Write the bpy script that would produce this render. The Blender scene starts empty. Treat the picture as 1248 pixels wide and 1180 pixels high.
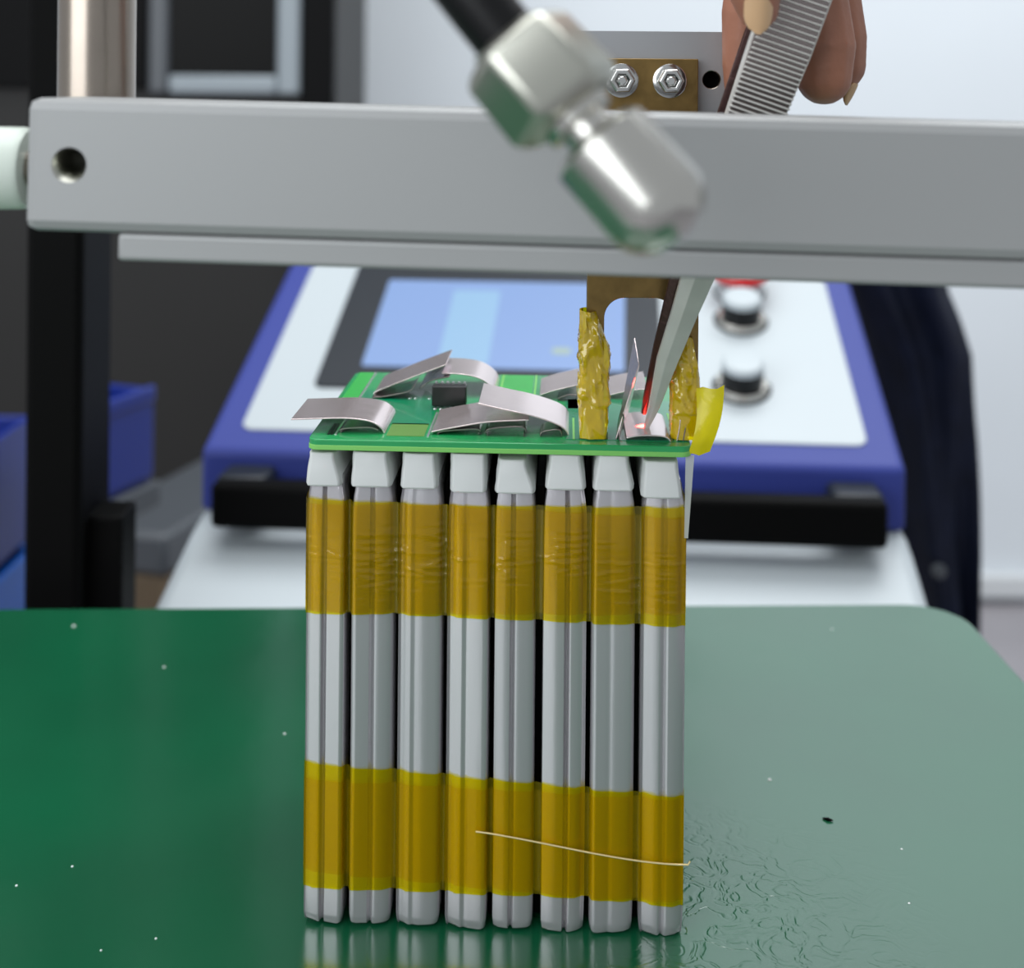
import bpy, bmesh, math, random
from mathutils import Vector, Matrix, noise
random.seed(7)
# ---------------------------------------------------------------- units: 1 u = 1.4 mm
K = 0.0014
F, HZ, CX, CAMZ = 1585.0, 100.0, 624.0, 124.0        # focal length in px, horizon row, centre column, camera height (u)
ROLL = math.radians(0.5)
sc = bpy.context.scene
col = sc.collection

# ---------------------------------------------------------------- camera
cd = bpy.data.cameras.new('camera')
cam = bpy.data.objects.new('camera', cd); col.objects.link(cam); sc.camera = cam
cam.matrix_world = Matrix.Translation((0, 0, CAMZ*K)) @ Matrix.Rotation(math.radians(90), 4, 'X') @ Matrix.Rotation(ROLL, 4, 'Z')
cd.sensor_fit = 'HORIZONTAL'; cd.sensor_width = 36.0
cd.lens = 36.0*F/1248.0
cd.shift_y = -(590.0-HZ)/1248.0
cd.clip_start = 0.01; cd.clip_end = 50
cd.dof.use_dof = True; cd.dof.focus_distance = 195*K; cd.dof.aperture_fstop = 13.5

# ---------------------------------------------------------------- world, lights, exposure
w = bpy.data.worlds.new('room_light'); sc.world = w; w.use_nodes = True
bg = w.node_tree.nodes['Background']
bg.inputs[0].default_value = (0.90, 0.95, 1.0, 1); bg.inputs[1].default_value = 0.52

def area(name, loc, target, size, size_y, power, colr=(1, 1, 1)):
    l = bpy.data.lights.new(name, 'AREA'); l.shape = 'RECTANGLE'
    l.size = size*K; l.size_y = size_y*K; l.energy = power; l.color = colr
    o = bpy.data.objects.new(name, l); col.objects.link(o)
    o.location = Vector(loc)*K
    o.rotation_euler = (Vector(target)-Vector(loc)).to_track_quat('-Z', 'Y').to_euler()
    return o
area('ceiling_panel_light', (-120, 330, 1150), (-40, 300, 0), 1200, 1100, 21, (0.97, 0.99, 1.0))
area('ceiling_panel_light', (420, 820, 1250), (420, 1150, 0), 1000, 600, 26, (0.95, 0.98, 1.0))
area('front_fill_light', (-750, -700, 480), (0, 250, 40), 1100, 900, 24, (0.93, 0.97, 1.0))  # added fill from the front left, gives the metal a side gradient

vs = sc.view_settings
vs.view_transform = 'Standard'; vs.look = 'None'; vs.exposure = 0.0; vs.gamma = 1.0
vs.use_curve_mapping = False

# ---------------------------------------------------------------- helpers
def P(px, py, d):
    """point (u) seen at pixel px, py of the 1248 x 1180 frame, d in front of the camera"""
    a, b = px-CX, py-HZ
    uu = a*math.cos(ROLL)+b*math.sin(ROLL); vv = -a*math.sin(ROLL)+b*math.cos(ROLL)
    return Vector((uu/F*d, d, CAMZ-vv/F*d))

def lin(c):
    return tuple((x/255/12.92 if x/255 <= 0.04045 else ((x/255+0.055)/1.055)**2.4) for x in c)+(1,)

def mat(name, c, rough=0.5, metal=0.0, spec=0.5, vary=0.0, vscale=300, bump=0.0, bscale=400, emit=0, coat=0, aniso=None):
    m = bpy.data.materials.new(name); m.use_nodes = True
    nt = m.node_tree; b = nt.nodes['Principled BSDF']
    b.inputs['Base Color'].default_value = lin(c)
    b.inputs['Roughness'].default_value = rough; b.inputs['Metallic'].default_value = metal
    b.inputs['Specular IOR Level'].default_value = spec
    b.inputs['Coat Weight'].default_value = coat; b.inputs['Coat Roughness'].default_value = 0.08
    if emit:
        b.inputs['Emission Color'].default_value = lin(c); b.inputs['Emission Strength'].default_value = emit
    if vary or bump:
        tc = nt.nodes.new('ShaderNodeTexCoord')
        mp = nt.nodes.new('ShaderNodeMapping'); nt.links.new(tc.outputs['Object'], mp.inputs[0])
        if aniso: mp.inputs['Scale'].default_value = aniso
    if vary:
        n = nt.nodes.new('ShaderNodeTexNoise'); n.inputs['Scale'].default_value = vscale; n.inputs['Detail'].default_value = 4
        nt.links.new(mp.outputs[0], n.inputs[0])
        r = nt.nodes.new('ShaderNodeValToRGB')
        base = lin(c)
        r.color_ramp.elements[0].position = 0.3; r.color_ramp.elements[1].position = 0.7
        r.color_ramp.elements[0].color = tuple(x*(1-vary) for x in base[:3])+(1,)
        r.color_ramp.elements[1].color = tuple(min(1, x*(1+vary)) for x in base[:3])+(1,)
        nt.links.new(n.outputs[0], r.inputs[0]); nt.links.new(r.outputs[0], b.inputs['Base Color'])
    if bump:
        n2 = nt.nodes.new('ShaderNodeTexNoise'); n2.inputs['Scale'].default_value = bscale; n2.inputs['Detail'].default_value = 5
        nt.links.new(mp.outputs[0], n2.inputs[0])
        bp = nt.nodes.new('ShaderNodeBump'); bp.inputs['Strength'].default_value = bump; bp.inputs['Distance'].default_value = 0.0006
        nt.links.new(n2.outputs[0], bp.inputs['Height']); nt.links.new(bp.outputs[0], b.inputs['Normal'])
    return m

def film(name, tint, diff, clear=0.6, rough=0.12, bump=0.0, bscale=300, gloss=0.5, aniso=(1, 1, 1)):
    """thin coloured see-through film: tinted transparency, a little body colour and a gloss"""
    m = bpy.data.materials.new(name); m.use_nodes = True
    nt = m.node_tree; nt.nodes.clear()
    out = nt.nodes.new('ShaderNodeOutputMaterial')
    tr = nt.nodes.new('ShaderNodeBsdfTransparent'); tr.inputs[0].default_value = tuple(tint)+(1,)
    df = nt.nodes.new('ShaderNodeBsdfDiffuse'); df.inputs[0].default_value = tuple(diff)+(1,)
    gl = nt.nodes.new('ShaderNodeBsdfGlossy'); gl.inputs['Roughness'].default_value = rough
    gl.inputs[0].default_value = (1, 0.97, 0.88, 1)
    m1 = nt.nodes.new('ShaderNodeMixShader'); m1.inputs[0].default_value = 1-clear
    nt.links.new(tr.outputs[0], m1.inputs[1]); nt.links.new(df.outputs[0], m1.inputs[2])
    fr = nt.nodes.new('ShaderNodeFresnel'); fr.inputs[0].default_value = 1.5
    mu = nt.nodes.new('ShaderNodeMath'); mu.operation = 'MULTIPLY'; mu.inputs[1].default_value = gloss
    nt.links.new(fr.outputs[0], mu.inputs[0])
    m2 = nt.nodes.new('ShaderNodeMixShader')
    nt.links.new(mu.outputs[0], m2.inputs[0]); nt.links.new(m1.outputs[0], m2.inputs[1]); nt.links.new(gl.outputs[0], m2.inputs[2])
    nt.links.new(m2.outputs[0], out.inputs[0])
    if bump:
        tc = nt.nodes.new('ShaderNodeTexCoord'); mp = nt.nodes.new('ShaderNodeMapping'); mp.inputs['Scale'].default_value = aniso
        nt.links.new(tc.outputs['Object'], mp.inputs[0])
        n2 = nt.nodes.new('ShaderNodeTexNoise'); n2.inputs['Scale'].default_value = bscale; n2.inputs['Detail'].default_value = 3
        n2.inputs['Distortion'].default_value = 0.6
        nt.links.new(mp.outputs[0], n2.inputs[0])
        bp = nt.nodes.new('ShaderNodeBump'); bp.inputs['Strength'].default_value = bump; bp.inputs['Distance'].default_value = 0.0008
        nt.links.new(n2.outputs[0], bp.inputs['Height'])
        for s in (gl, df): nt.links.new(bp.outputs[0], s.inputs['Normal'])
        nt.links.new(bp.outputs[0], fr.inputs['Normal'])
    return m

class MB:
    def __init__(s): s.v = []; s.f = []
    def add(s, vs, fs):
        o = len(s.v); s.v += [Vector(x) for x in vs]; s.f += [tuple(i+o for i in f) for f in fs]; return s
    def hexa(s, c):            # 8 corners: bottom ring 0-3, top ring 4-7
        return s.add(c, [(3, 2, 1, 0), (4, 5, 6, 7), (0, 1, 5, 4), (1, 2, 6, 5), (2, 3, 7, 6), (3, 0, 4, 7)])
    def box(s, x0, x1, y0, y1, z0, z1):
        return s.hexa([(x0, y0, z0), (x1, y0, z0), (x1, y1, z0), (x0, y1, z0), (x0, y0, z1), (x1, y0, z1), (x1, y1, z1), (x0, y1, z1)])
    def obox(s, o, ax, ay, az, x0, x1, y0, y1, z0, z1):
        p = lambda x, y, z: o+ax*x+ay*y+az*z
        return s.hexa([p(x0, y0, z0), p(x1, y0, z0), p(x1, y1, z0), p(x0, y1, z0), p(x0, y0, z1), p(x1, y0, z1), p(x1, y1, z1), p(x0, y1, z1)])
    def loft(s, rings, caps=True, close=True):
        n = len(rings[0]); vs = [p for r in rings for p in r]; fs = []
        for i in range(len(rings)-1):
            for j in range(n if close else n-1):
                k = (j+1) % n
                fs.append((i*n+j, i*n+k, (i+1)*n+k, (i+1)*n+j))
        if caps and close:
            fs.append(tuple(range(n-1, -1, -1))); fs.append(tuple(range((len(rings)-1)*n, len(rings)*n)))
        return s.add(vs, fs)
    def revolve(s, o, axis, prof, n=32, phase=0.0, caps=True):       # prof: (distance along axis, radius)
        axis = Vector(axis).normalized(); e1 = axis.orthogonal().normalized(); e2 = axis.cross(e1)
        rings = [[Vector(o)+axis*t+(e1*math.cos(2*math.pi*j/n+phase)+e2*math.sin(2*math.pi*j/n+phase))*r for j in range(n)] for t, r in prof]
        return s.loft(rings, caps)
    def tube(s, pts, rad, n=12):
        pts = [Vector(p) for p in pts]; rings = []; e1 = None
        for i, p in enumerate(pts):
            t = (pts[min(i+1, len(pts)-1)]-pts[max(i-1, 0)]).normalized()
            e1 = t.orthogonal().normalized() if e1 is None else (e1-t*e1.dot(t)).normalized()
            e2 = t.cross(e1); r = rad[i] if isinstance(rad, (list, tuple)) else rad
            rings.append([p+(e1*math.cos(2*math.pi*j/n)+e2*math.sin(2*math.pi*j/n))*r for j in range(n)])
        return s.loft(rings)
    def build(s, name, m, parent=None, bevel=0, smooth=False, seg=2, subsurf=0, angle=35, origin=None):
        root = parent
        while root is not None and root.parent is not None: root = root.parent
        if root is not None: org = Vector(root.location)/K
        else: org = Vector(origin) if origin is not None else Vector((0, 0, 0))
        me = bpy.data.meshes.new(name)
        me.from_pydata([(p-org)*K for p in s.v], [], s.f)
        bm = bmesh.new(); bm.from_mesh(me); bmesh.ops.recalc_face_normals(bm, faces=bm.faces); bm.to_mesh(me); bm.free()
        me.materials.append(m)
        o = bpy.data.objects.new(name, me); col.objects.link(o)
        if root is not None: o.parent = parent
        else: o.location = org*K
        if bevel:
            b = o.modifiers.new('edge', 'BEVEL'); b.width = bevel*K; b.segments = seg; b.limit_method = 'ANGLE'; b.angle_limit = math.radians(30)
        if subsurf:
            b = o.modifiers.new('round', 'SUBSURF'); b.levels = subsurf; b.render_levels = subsurf
        if smooth or bevel or subsurf:
            for p in me.polygons: p.use_smooth = True
            if not subsurf: me.set_sharp_from_angle(angle=math.radians(angle))
        return o

def tag(o, label, cat=None, group=None, kind=None):
    if label: o['label'] = label
    if cat: o['category'] = cat
    if group: o['group'] = group
    if kind: o['kind'] = kind
    return o
def thing(name, loc, label, cat, group=None):
    o = bpy.data.objects.new(name, None); col.objects.link(o); o.location = Vector(loc)*K
    o.empty_display_size = 0.01
    return tag(o, label, cat, group)
def cut(o, cutter):
    m = o.modifiers.new('hole', 'BOOLEAN'); m.object = cutter; m.operation = 'DIFFERENCE'; m.solver = 'EXACT'
    bpy.context.view_layer.update()
    dg = bpy.context.evaluated_depsgraph_get()
    me = bpy.data.meshes.new_from_object(o.evaluated_get(dg))
    o.modifiers.clear(); o.data = me
    bpy.data.objects.remove(cutter)

# ---------------------------------------------------------------- materials
M = dict(
    wall=mat('white_paint', (222, 228, 233), 0.7, vary=0.02, vscale=3),
    floor=mat('grey_floor', (150, 146, 150), 0.5, vary=0.06, vscale=12),
    trim=mat('white_trim', (215, 218, 220), 0.4),
    alu=mat('satin_aluminium', (152, 153, 153), 0.5, 0.3, bump=0.02, bscale=900),
    alu_plate=mat('plain_aluminium', (165, 167, 170), 0.4, 0.6, bump=0.03, bscale=500, aniso=(1, 1, 6)),
    steel=mat('polished_steel', (158, 148, 138), 0.26, 1.0, vary=0.03, vscale=200),
    chrome=mat('nickel_plate', (200, 198, 192), 0.22, 1.0),
    nutmetal=mat('satin_nickel', (186, 186, 176), 0.3, 1.0),
    bolt=mat('bolt_steel', (200, 200, 198), 0.18, 1.0),
    rubber=mat('black_rubber', (6, 6, 8), 0.35, spec=0.3),
    black=mat('black_powder_coat', (2, 2, 2), 0.6, spec=0.08),
    white_pl=mat('white_plastic', (174, 182, 186), 0.4),
    cream=mat('cream_plastic', (215, 224, 214), 0.3),
    blue=mat('blue_enamel', (46, 58, 132), 0.5, spec=0.3),
    navy=mat('navy_cloth', (17, 23, 42), 0.7, spec=0.25, vary=0.25, vscale=60, bump=0.4, bscale=800),
    bezel=mat('dark_bezel', (28, 33, 40), 0.4, spec=0.3),
    redpl=mat('red_plastic', (205, 30, 35), 0.3),
    binblue=mat('blue_bin_plastic', (10, 38, 126), 0.4),
    binlight=mat('bright_blue_plastic', (20, 100, 200), 0.4),
    cabdark=mat('dark_grey_steel', (38, 37, 36), 0.5, spec=0.3, vary=0.1, vscale=2),
    cabblack=mat('black_steel', (5, 5, 6), 0.5, spec=0.1),
    cabgrey=mat('grey_frame', (74, 78, 83), 0.4),
    cablight=mat('light_frame', (140, 149, 155), 0.4),
    glassdark=mat('smoked_glass', (7, 7, 7), 0.3, spec=0.08),
    brown=mat('brown_board', (98, 82, 62), 0.7, vary=0.1, vscale=8),
    pcb=mat('green_solder_mask', (28, 146, 80), 0.25, vary=0.06, vscale=150, coat=0.3),
    pcb_dark=mat('dark_green_mask', (0, 128, 84), 0.22, vary=0.1, vscale=220, coat=0.4),
    pcb_light=mat('bright_green_mask', (52, 165, 72), 0.3, vary=0.05, vscale=220),
    pcb_olive=mat('olive_mask', (96, 138, 62), 0.3),
    pcb_edge=mat('laminate_edge', (120, 190, 95), 0.4),
    chip=mat('black_epoxy', (12, 12, 13), 0.4),
    solder=mat('solder', (215, 220, 218), 0.25, 0.8),
    nickel=mat('nickel_strip', (234, 218, 217), 0.24, 0.84, vary=0.03, vscale=90, bump=0.06, bscale=160),
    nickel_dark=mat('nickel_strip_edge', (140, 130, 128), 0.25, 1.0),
    paper=mat('white_insulating_paper', (203, 204, 204), 0.6, bump=0.15, bscale=250),
    pouch=mat('laminate_foil', (189, 186, 190), 0.26, 0.62, vary=0.03, vscale=60, bump=0.10, bscale=420, aniso=(1, 1, 0.04)),
    pouch_b=mat('laminate_foil_shiny', (197, 193, 197), 0.2, 0.66, bump=0.10, bscale=300, aniso=(1, 1, 0.06)),
    brass=mat('dull_brass', (128, 104, 62), 0.38, 0.85, vary=0.18, vscale=260, bump=0.12, bscale=500),
    goldwire=mat('gold_wire', (245, 225, 170), 0.25, 0.7),
    skin=mat('skin', (156, 104, 82), 0.45, vary=0.1, vscale=90, bump=0.4, bscale=260),
    nail=mat('finger_nail', (196, 160, 120), 0.3, coat=0.3),
    tw=mat('tweezer_steel', (204, 201, 196), 0.34, 0.35, vary=0.06, vscale=150, bump=0.05, bscale=600),
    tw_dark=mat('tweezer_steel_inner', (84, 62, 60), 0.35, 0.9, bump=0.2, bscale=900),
    clear=film('clear_film', (0.93, 0.94, 0.92), (0.6, 0.62, 0.6), 0.45, 0.1, 0.3, 200, 1.2),
    kapton=film('amber_tape', (0.96, 0.83, 0.0), (0.92, 0.72, 0.0), 0.93, 0.14, 0.04, 120, 0.3, (0.25, 1, 1)),
    kapton_b=film('amber_tape_wrinkled', (0.96, 0.82, 0.0), (0.92, 0.70, 0.0), 0.93, 0.12, 0.12, 110, 0.7, (0.12, 1, 1)),
    kapton_c=film('amber_tape_crumpled', (0.98, 0.80, 0.0), (1.0, 0.68, 0.0), 0.5, 0.09, 0.25, 300, 2.0, (1, 1, 0.6)),
    flap=film('yellow_tape_flap', (0.96, 0.86, 0.02), (0.80, 0.70, 0.0), 0.35, 0.25, 0.2, 300, 0.8),
)

FLOOR_Z = -470.0
def table_material():
    m = mat('green_rubber_mat', (18, 92, 60), 0.2, spec=0.5)
    nt = m.node_tree; b = nt.nodes['Principled BSDF']
    tc = nt.nodes.new('ShaderNodeTexCoord')
    def noise_(scale, detail=4, dist=0.0):
        n = nt.nodes.new('ShaderNodeTexNoise'); n.inputs['Scale'].default_value = scale; n.inputs['Detail'].default_value = detail
        n.inputs['Distortion'].default_value = dist; nt.links.new(tc.outputs['Object'], n.inputs[0]); return n
    # colour blotches
    n = noise_(9); r = nt.nodes.new('ShaderNodeValToRGB')
    r.color_ramp.elements[0].position = 0.3; r.color_ramp.elements[1].position = 0.75
    r.color_ramp.elements[0].color = lin((14, 74, 48)); r.color_ramp.elements[1].color = lin((12, 90, 57))
    nt.links.new(n.outputs[0], r.inputs[0]); nt.links.new(r.outputs[0], b.inputs['Base Color'])
    # creases worn into the mat beside the pack (mask = distance from that patch)
    sep = nt.nodes.new('ShaderNodeVectorMath'); sep.operation = 'DISTANCE'
    sep.inputs[1].default_value = (36*K, (194-150)*K, -FLOOR_Z*K)
    nt.links.new(tc.outputs['Object'], sep.inputs[0])
    mr = nt.nodes.new('ShaderNodeMapRange'); mr.inputs[1].default_value = 8*K; mr.inputs[2].default_value = 34*K
    mr.inputs[3].default_value = 1; mr.inputs[4].default_value = 0
    nt.links.new(sep.outputs['Value'], mr.inputs[0])
    nd = noise_(150, 2, 1.2)
    sb = nt.nodes.new('ShaderNodeMath'); sb.operation = 'SUBTRACT'; sb.inputs[1].default_value = 0.5; nt.links.new(nd.outputs[0], sb.inputs[0])
    ab = nt.nodes.new('ShaderNodeMath'); ab.operation = 'ABSOLUTE'; nt.links.new(sb.outputs[0], ab.inputs[0])
    cr = nt.nodes.new('ShaderNodeMapRange'); cr.inputs[1].default_value = 0; cr.inputs[2].default_value = 0.07; cr.inputs[3].default_value = 0; cr.inputs[4].default_value = 0.2
    nt.links.new(ab.outputs[0], cr.inputs[0])
    mul = nt.nodes.new('ShaderNodeMath'); mul.operation = 'MULTIPLY'
    nt.links.new(cr.outputs[0], mul.inputs[0]); nt.links.new(mr.outputs[0], mul.inputs[1])
    n3 = noise_(26, 5); ad = nt.nodes.new('ShaderNodeMath'); ad.operation = 'MULTIPLY_ADD'; ad.inputs[1].default_value = 0.9
    nt.links.new(n3.outputs[0], ad.inputs[0]); nt.links.new(mul.outputs[0], ad.inputs[2])
    bp = nt.nodes.new('ShaderNodeBump'); bp.inputs['Strength'].default_value = 0.30; bp.inputs['Distance'].default_value = 0.0008
    nt.links.new(ad.outputs[0], bp.inputs['Height']); nt.links.new(bp.outputs[0], b.inputs['Normal'])
    # scuffs vary the gloss
    n4 = noise_(14, 6); m4 = nt.nodes.new('ShaderNodeMapRange'); m4.inputs[3].default_value = 0.12; m4.inputs[4].default_value = 0.24
    nt.links.new(n4.outputs[0], m4.inputs[0]); nt.links.new(m4.outputs[0], b.inputs['Roughness'])
    return m
M['mat'] = table_material(); M['mat'].node_tree.nodes['Principled BSDF'].inputs['IOR'].default_value = 1.95

# ---------------------------------------------------------------- the setting
FLOOR = -470.0; WD = 1500.0
tag(MB().box(-1500, 1800, -900, WD+30, FLOOR-20, FLOOR).build('floor', M['floor']), 'grey floor of the workshop', kind='structure')
tag(MB().box(-1500, 1800, WD, WD+30, FLOOR, 1300).build('wall_back', M['wall']), 'plain white workshop wall', kind='structure')
tag(MB().box(-1500, 1800, WD-14, WD, -462, -436).build('trim_1', M['trim'], bevel=3), 'white trunking along the foot of the wall', kind='structure')

# ---------------------------------------------------------------- work table with green mat
t = thing('work_table', (0, 150, FLOOR), 'green topped work table under the battery pack', 'table')
def table_outline():
    a = math.radians(2.0)
    fr = Vector((107, 311.5)); ux = Vector((math.cos(a), math.sin(a))); uy = Vector((-math.sin(a)*0.4, 1)).normalized()
    out = [fr-ux*330-uy*270, fr-uy*270+ux*4]
    R = 13
    c = fr-ux*R-uy*R
    for i in range(11):
        th = i/10*math.pi/2
        out.append(c+ux*R*math.cos(th)+uy*R*math.sin(th))
    out.append(fr-ux*330)
    return out
ol = table_outline()
MB().loft([[Vector((p.x, p.y, -2.2)) for p in ol], [Vector((p.x, p.y, 0)) for p in ol]]).build('mat', M['mat'], t, bevel=0.6)
MB().loft([[Vector((p.x, p.y, -16)) for p in ol], [Vector((p.x, p.y, -2.2)) for p in ol]]).build('tabletop', M['cabgrey'], t)
for lx, ly in ((-205, 60), (90, 60), (-205, 280), (85, 290)):
    MB().box(lx-8, lx+8, ly-8, ly+8, FLOOR, -16).build('leg', M['black'], t, bevel=1)

# ---------------------------------------------------------------- dark cabinet with framed smoked-glass door, far left
CD = 1100.0
def X(px, d): return (px-CX)/F*d
def Z(py, d): return CAMZ-(py-HZ)/F*d
c = thing('glass_cabinet', (X(200, CD), CD+100, FLOOR), 'tall dark grey cabinet with a smoked glass door against the white wall', 'cabinet')
MB().box(X(-260, CD), X(408, CD), CD+8, CD+230, FLOOR, 700).build('body', M['cabdark'], c, bevel=3)
MB().box(X(368, CD), X(408, CD), CD-6, CD+8, FLOOR+20, 700).build('side_post', M['cabblack'], c, bevel=2)
dr = MB().box(X(338, CD), X(367, CD), CD-6, CD+8, Z(118, CD), 700).build('door_frame', M['cablight'], c, bevel=3)
MB().box(X(182, CD), X(207, CD), CD-6, CD+8, Z(118, CD), 700).build('door_stile', M['cabgrey'], c, bevel=3)
MB().box(X(207, CD), X(338, CD), CD-6, CD+8, Z(118, CD), Z(95, CD)).build('bottom_rail', M['cablight'], c, bevel=3)
MB().box(X(207, CD), X(338, CD), CD-2, CD+8, Z(95, CD), 700).build('glass_pane', M['glassdark'], c)
MB().box(X(-260, CD), X(182, CD), CD-4, CD+8, Z(112, CD), 700).build('upper_panel', M['cabblack'], c, bevel=2)
# unseen dark block added high up to darken the reflection in the mat
sh = thing('reflection_block', (-80, 1470, 440), 'unseen black block added high on the wall to darken the mat reflection', 'added block')
MB().box(-420, 150, 1440, 1500, 440, 1200).build('body', M['cabblack'], sh, bevel=3)
MB().box(-415, -137, 1434, 1440, 446, 1195).build('door', M['cabblack'], sh, bevel=2)  # door-shaped front of the added block
MB().box(-133, 145, 1434, 1440, 446, 1195).build('door', M['cabblack'], sh, bevel=2)
# brown crate on the floor before the cabinet
bx = thing('brown_crate', (X(205, 900), 900, FLOOR), 'brown board crate on the floor before the dark cabinet', 'crate')
q = [P(60, 708, 800), P(180, 664, 850), P(290, 610, 960), P(330, 640, 1000)]
o0, o1 = P(120, 690, 830), P(300, 600, 1020)
dv = Vector((o1.x-o0.x, o1.y-o0.y, 0)); top = o0.z
ax = dv.normalized(); ay = Vector((-ax.y, ax.x, 0))
MB().obox(Vector((o0.x, o0.y, 0)), ax, ay, Vector((0, 0, 1)), -20, dv.length, -60, 0, FLOOR, -180).build('board_body', M['brown'], bx, bevel=3)
MB().obox(Vector((o0.x, o0.y, 0)), ax, ay, Vector((0, 0, 1)), -22, dv.length+2, -62, 2, -180, -154).build('rim', M['cabgrey'], bx, bevel=4)

# ---------------------------------------------------------------- black machine column and blue bins
p = thing('machine_column', (X(88, 345), 357, FLOOR), 'black square steel column behind the green table', 'column')
MB().box(X(32, 345), X(102, 345), 345, 372, FLOOR+12, 290).build('post', M['black'], p, bevel=2)
MB().box(X(10, 345), X(170, 345), 330, 390, FLOOR, FLOOR+12).build('foot_plate', M['black'], p, bevel=2)
MB().box(X(108, 360), X(164, 360), 352, 366, FLOOR+12, Z(622, 360)).build('side_bracket', M['black'], p, bevel=1)

def bin_(name, ctr, wx, wy, h, rot, m, label, group):
    r = thing(name, ctr, label, 'storage bin', group)
    a = math.radians(rot); ax = Vector((math.cos(a), math.sin(a), 0)); ay = Vector((-ax.y, ax.x, 0)); az = Vector((0, 0, 1))
    o = Vector(ctr)
    w2, d2 = wx/2, wy/2
    MB().obox(o, ax, ay, az, -w2, w2, -d2, d2, 0, 3).build('base', m, r, bevel=0.8)
    for s in (-1, 1):
        MB().obox(o, ax, ay, az, -w2, w2, s*d2-1.5, s*d2+1.5, 3, h).build('side_wall', m, r, bevel=0.8)
        MB().obox(o, ax, ay, az, s*w2-1.5, s*w2+1.5, -d2, d2, 3, h).build('end_wall', m, r, bevel=0.8)
    MB().obox(o, ax, ay, az, -w2-0.6, w2+0.6, -d2-2.6, -d2+1, h-6, h+2).build('front_lip', m, r, bevel=1.5)
    return r
rk = thing('bin_rack', (-235, 620, FLOOR), 'black steel rack carrying the blue plastic bins', 'rack')
a70 = math.radians(70); rax = Vector((math.cos(a70), math.sin(a70), 0)); ray = Vector((-rax.y, rax.x, 0)); rz = Vector((0, 0, 1))
ro = Vector((-193, 605, 0))
MB().obox(ro, rax, ray, rz, -26, 26, -19, 17, -80, -68).build('upper_shelf', M['cabgrey'], rk, bevel=1)
for lx, ly in ((-203, 584), (-193, 620), (-188, 592)):
    MB().box(lx, lx+6, ly, ly+6, FLOOR, -80).build('leg', M['black'], rk, bevel=1)
ls = thing('low_stand', (-266, 600, FLOOR), 'low black stand under the two stacked blue bins', 'stand')
MB().box(-304, -229, 560, 640, -162, -154).build('shelf_board', M['black'], ls, bevel=1)
for lx in (-302, -239):
    for ly in (562, 630):
        MB().box(lx, lx+8, ly, ly+8, FLOOR, -162).build('leg', M['black'], ls, bevel=1)
bin_('parts_bin', (-193, 605, -68), 46, 30, 44, 70, M['binblue'], 'blue plastic bin on the upper shelf of the black rack', 'blue bins behind the column')
bin_('parts_bin', (-266, 600, -100), 66, 60, 60, 0, M['binblue'], 'dark blue plastic bin stacked on a brighter blue bin', 'blue bins behind the column')
bin_('parts_bin', (-266, 600, -154), 70, 64, 51, 0, M['binlight'], 'bright blue bin under the dark blue bin on the low stand', 'blue bins behind the column')

# ---------------------------------------------------------------- dark navy garment behind the device
def garment():
    r = thing('navy_garment', (190, 590, FLOOR), 'dark navy fabric garment hanging in folds behind the blue device', 'garment')
    rings = []
    N = 56
    prof = [(-470, 1150, 1182, 0), (-330, 1132, 1184, 0), (Z(755, 588), 1120, 1188, 0), (Z(650, 588), 1096, 1192, 0), (Z(520, 588), 1078, 1189, 0),
            (Z(420, 588), 1058, 1184, 0), (Z(385, 588), 1045, 1172, 0), (Z(350, 588), 1030, 1158, 0), (Z(300, 588), 1000, 1150, 0), (Z(262, 588), 1000, 1130, 0), (Z(250, 588), 1020, 1110, 0)]
    fine = []
    for i in range(len(prof)-1):
        for k in range(4):
            f = k/4; fine.append(tuple(prof[i][j]*(1-f)+prof[i+1][j]*f for j in range(4)))
    fine.append(prof[-1])
    for z, l, rr, _ in fine:
        x0, x1 = X(l, 588), X(rr, 588); cx = (x0+x1)/2; hw = (x1-x0)/2; ring = []
        for j in range(N):
            a = 2*math.pi*j/N
            f = 1+0.22*math.sin(5*a+z*0.012)+0.12*math.sin(9*a-z*0.02+1)
            ring.append(Vector((cx+hw*math.cos(a)*(1+0.02*math.sin(z*0.09)), 590+28*math.sin(a)*f, z)))
        rings.append(ring)
    MB().loft(rings).build('fabric', M['navy'], r, smooth=True, angle=80)
    bo = P(1141, 692, 560); bo.y = 555.5
    MB().revolve(bo, (0, -1, 0), [(-2, 3), (0.8, 3), (1.2, 2)], 16).build('button', M['cabgrey'], r, smooth=True)
garment()

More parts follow.
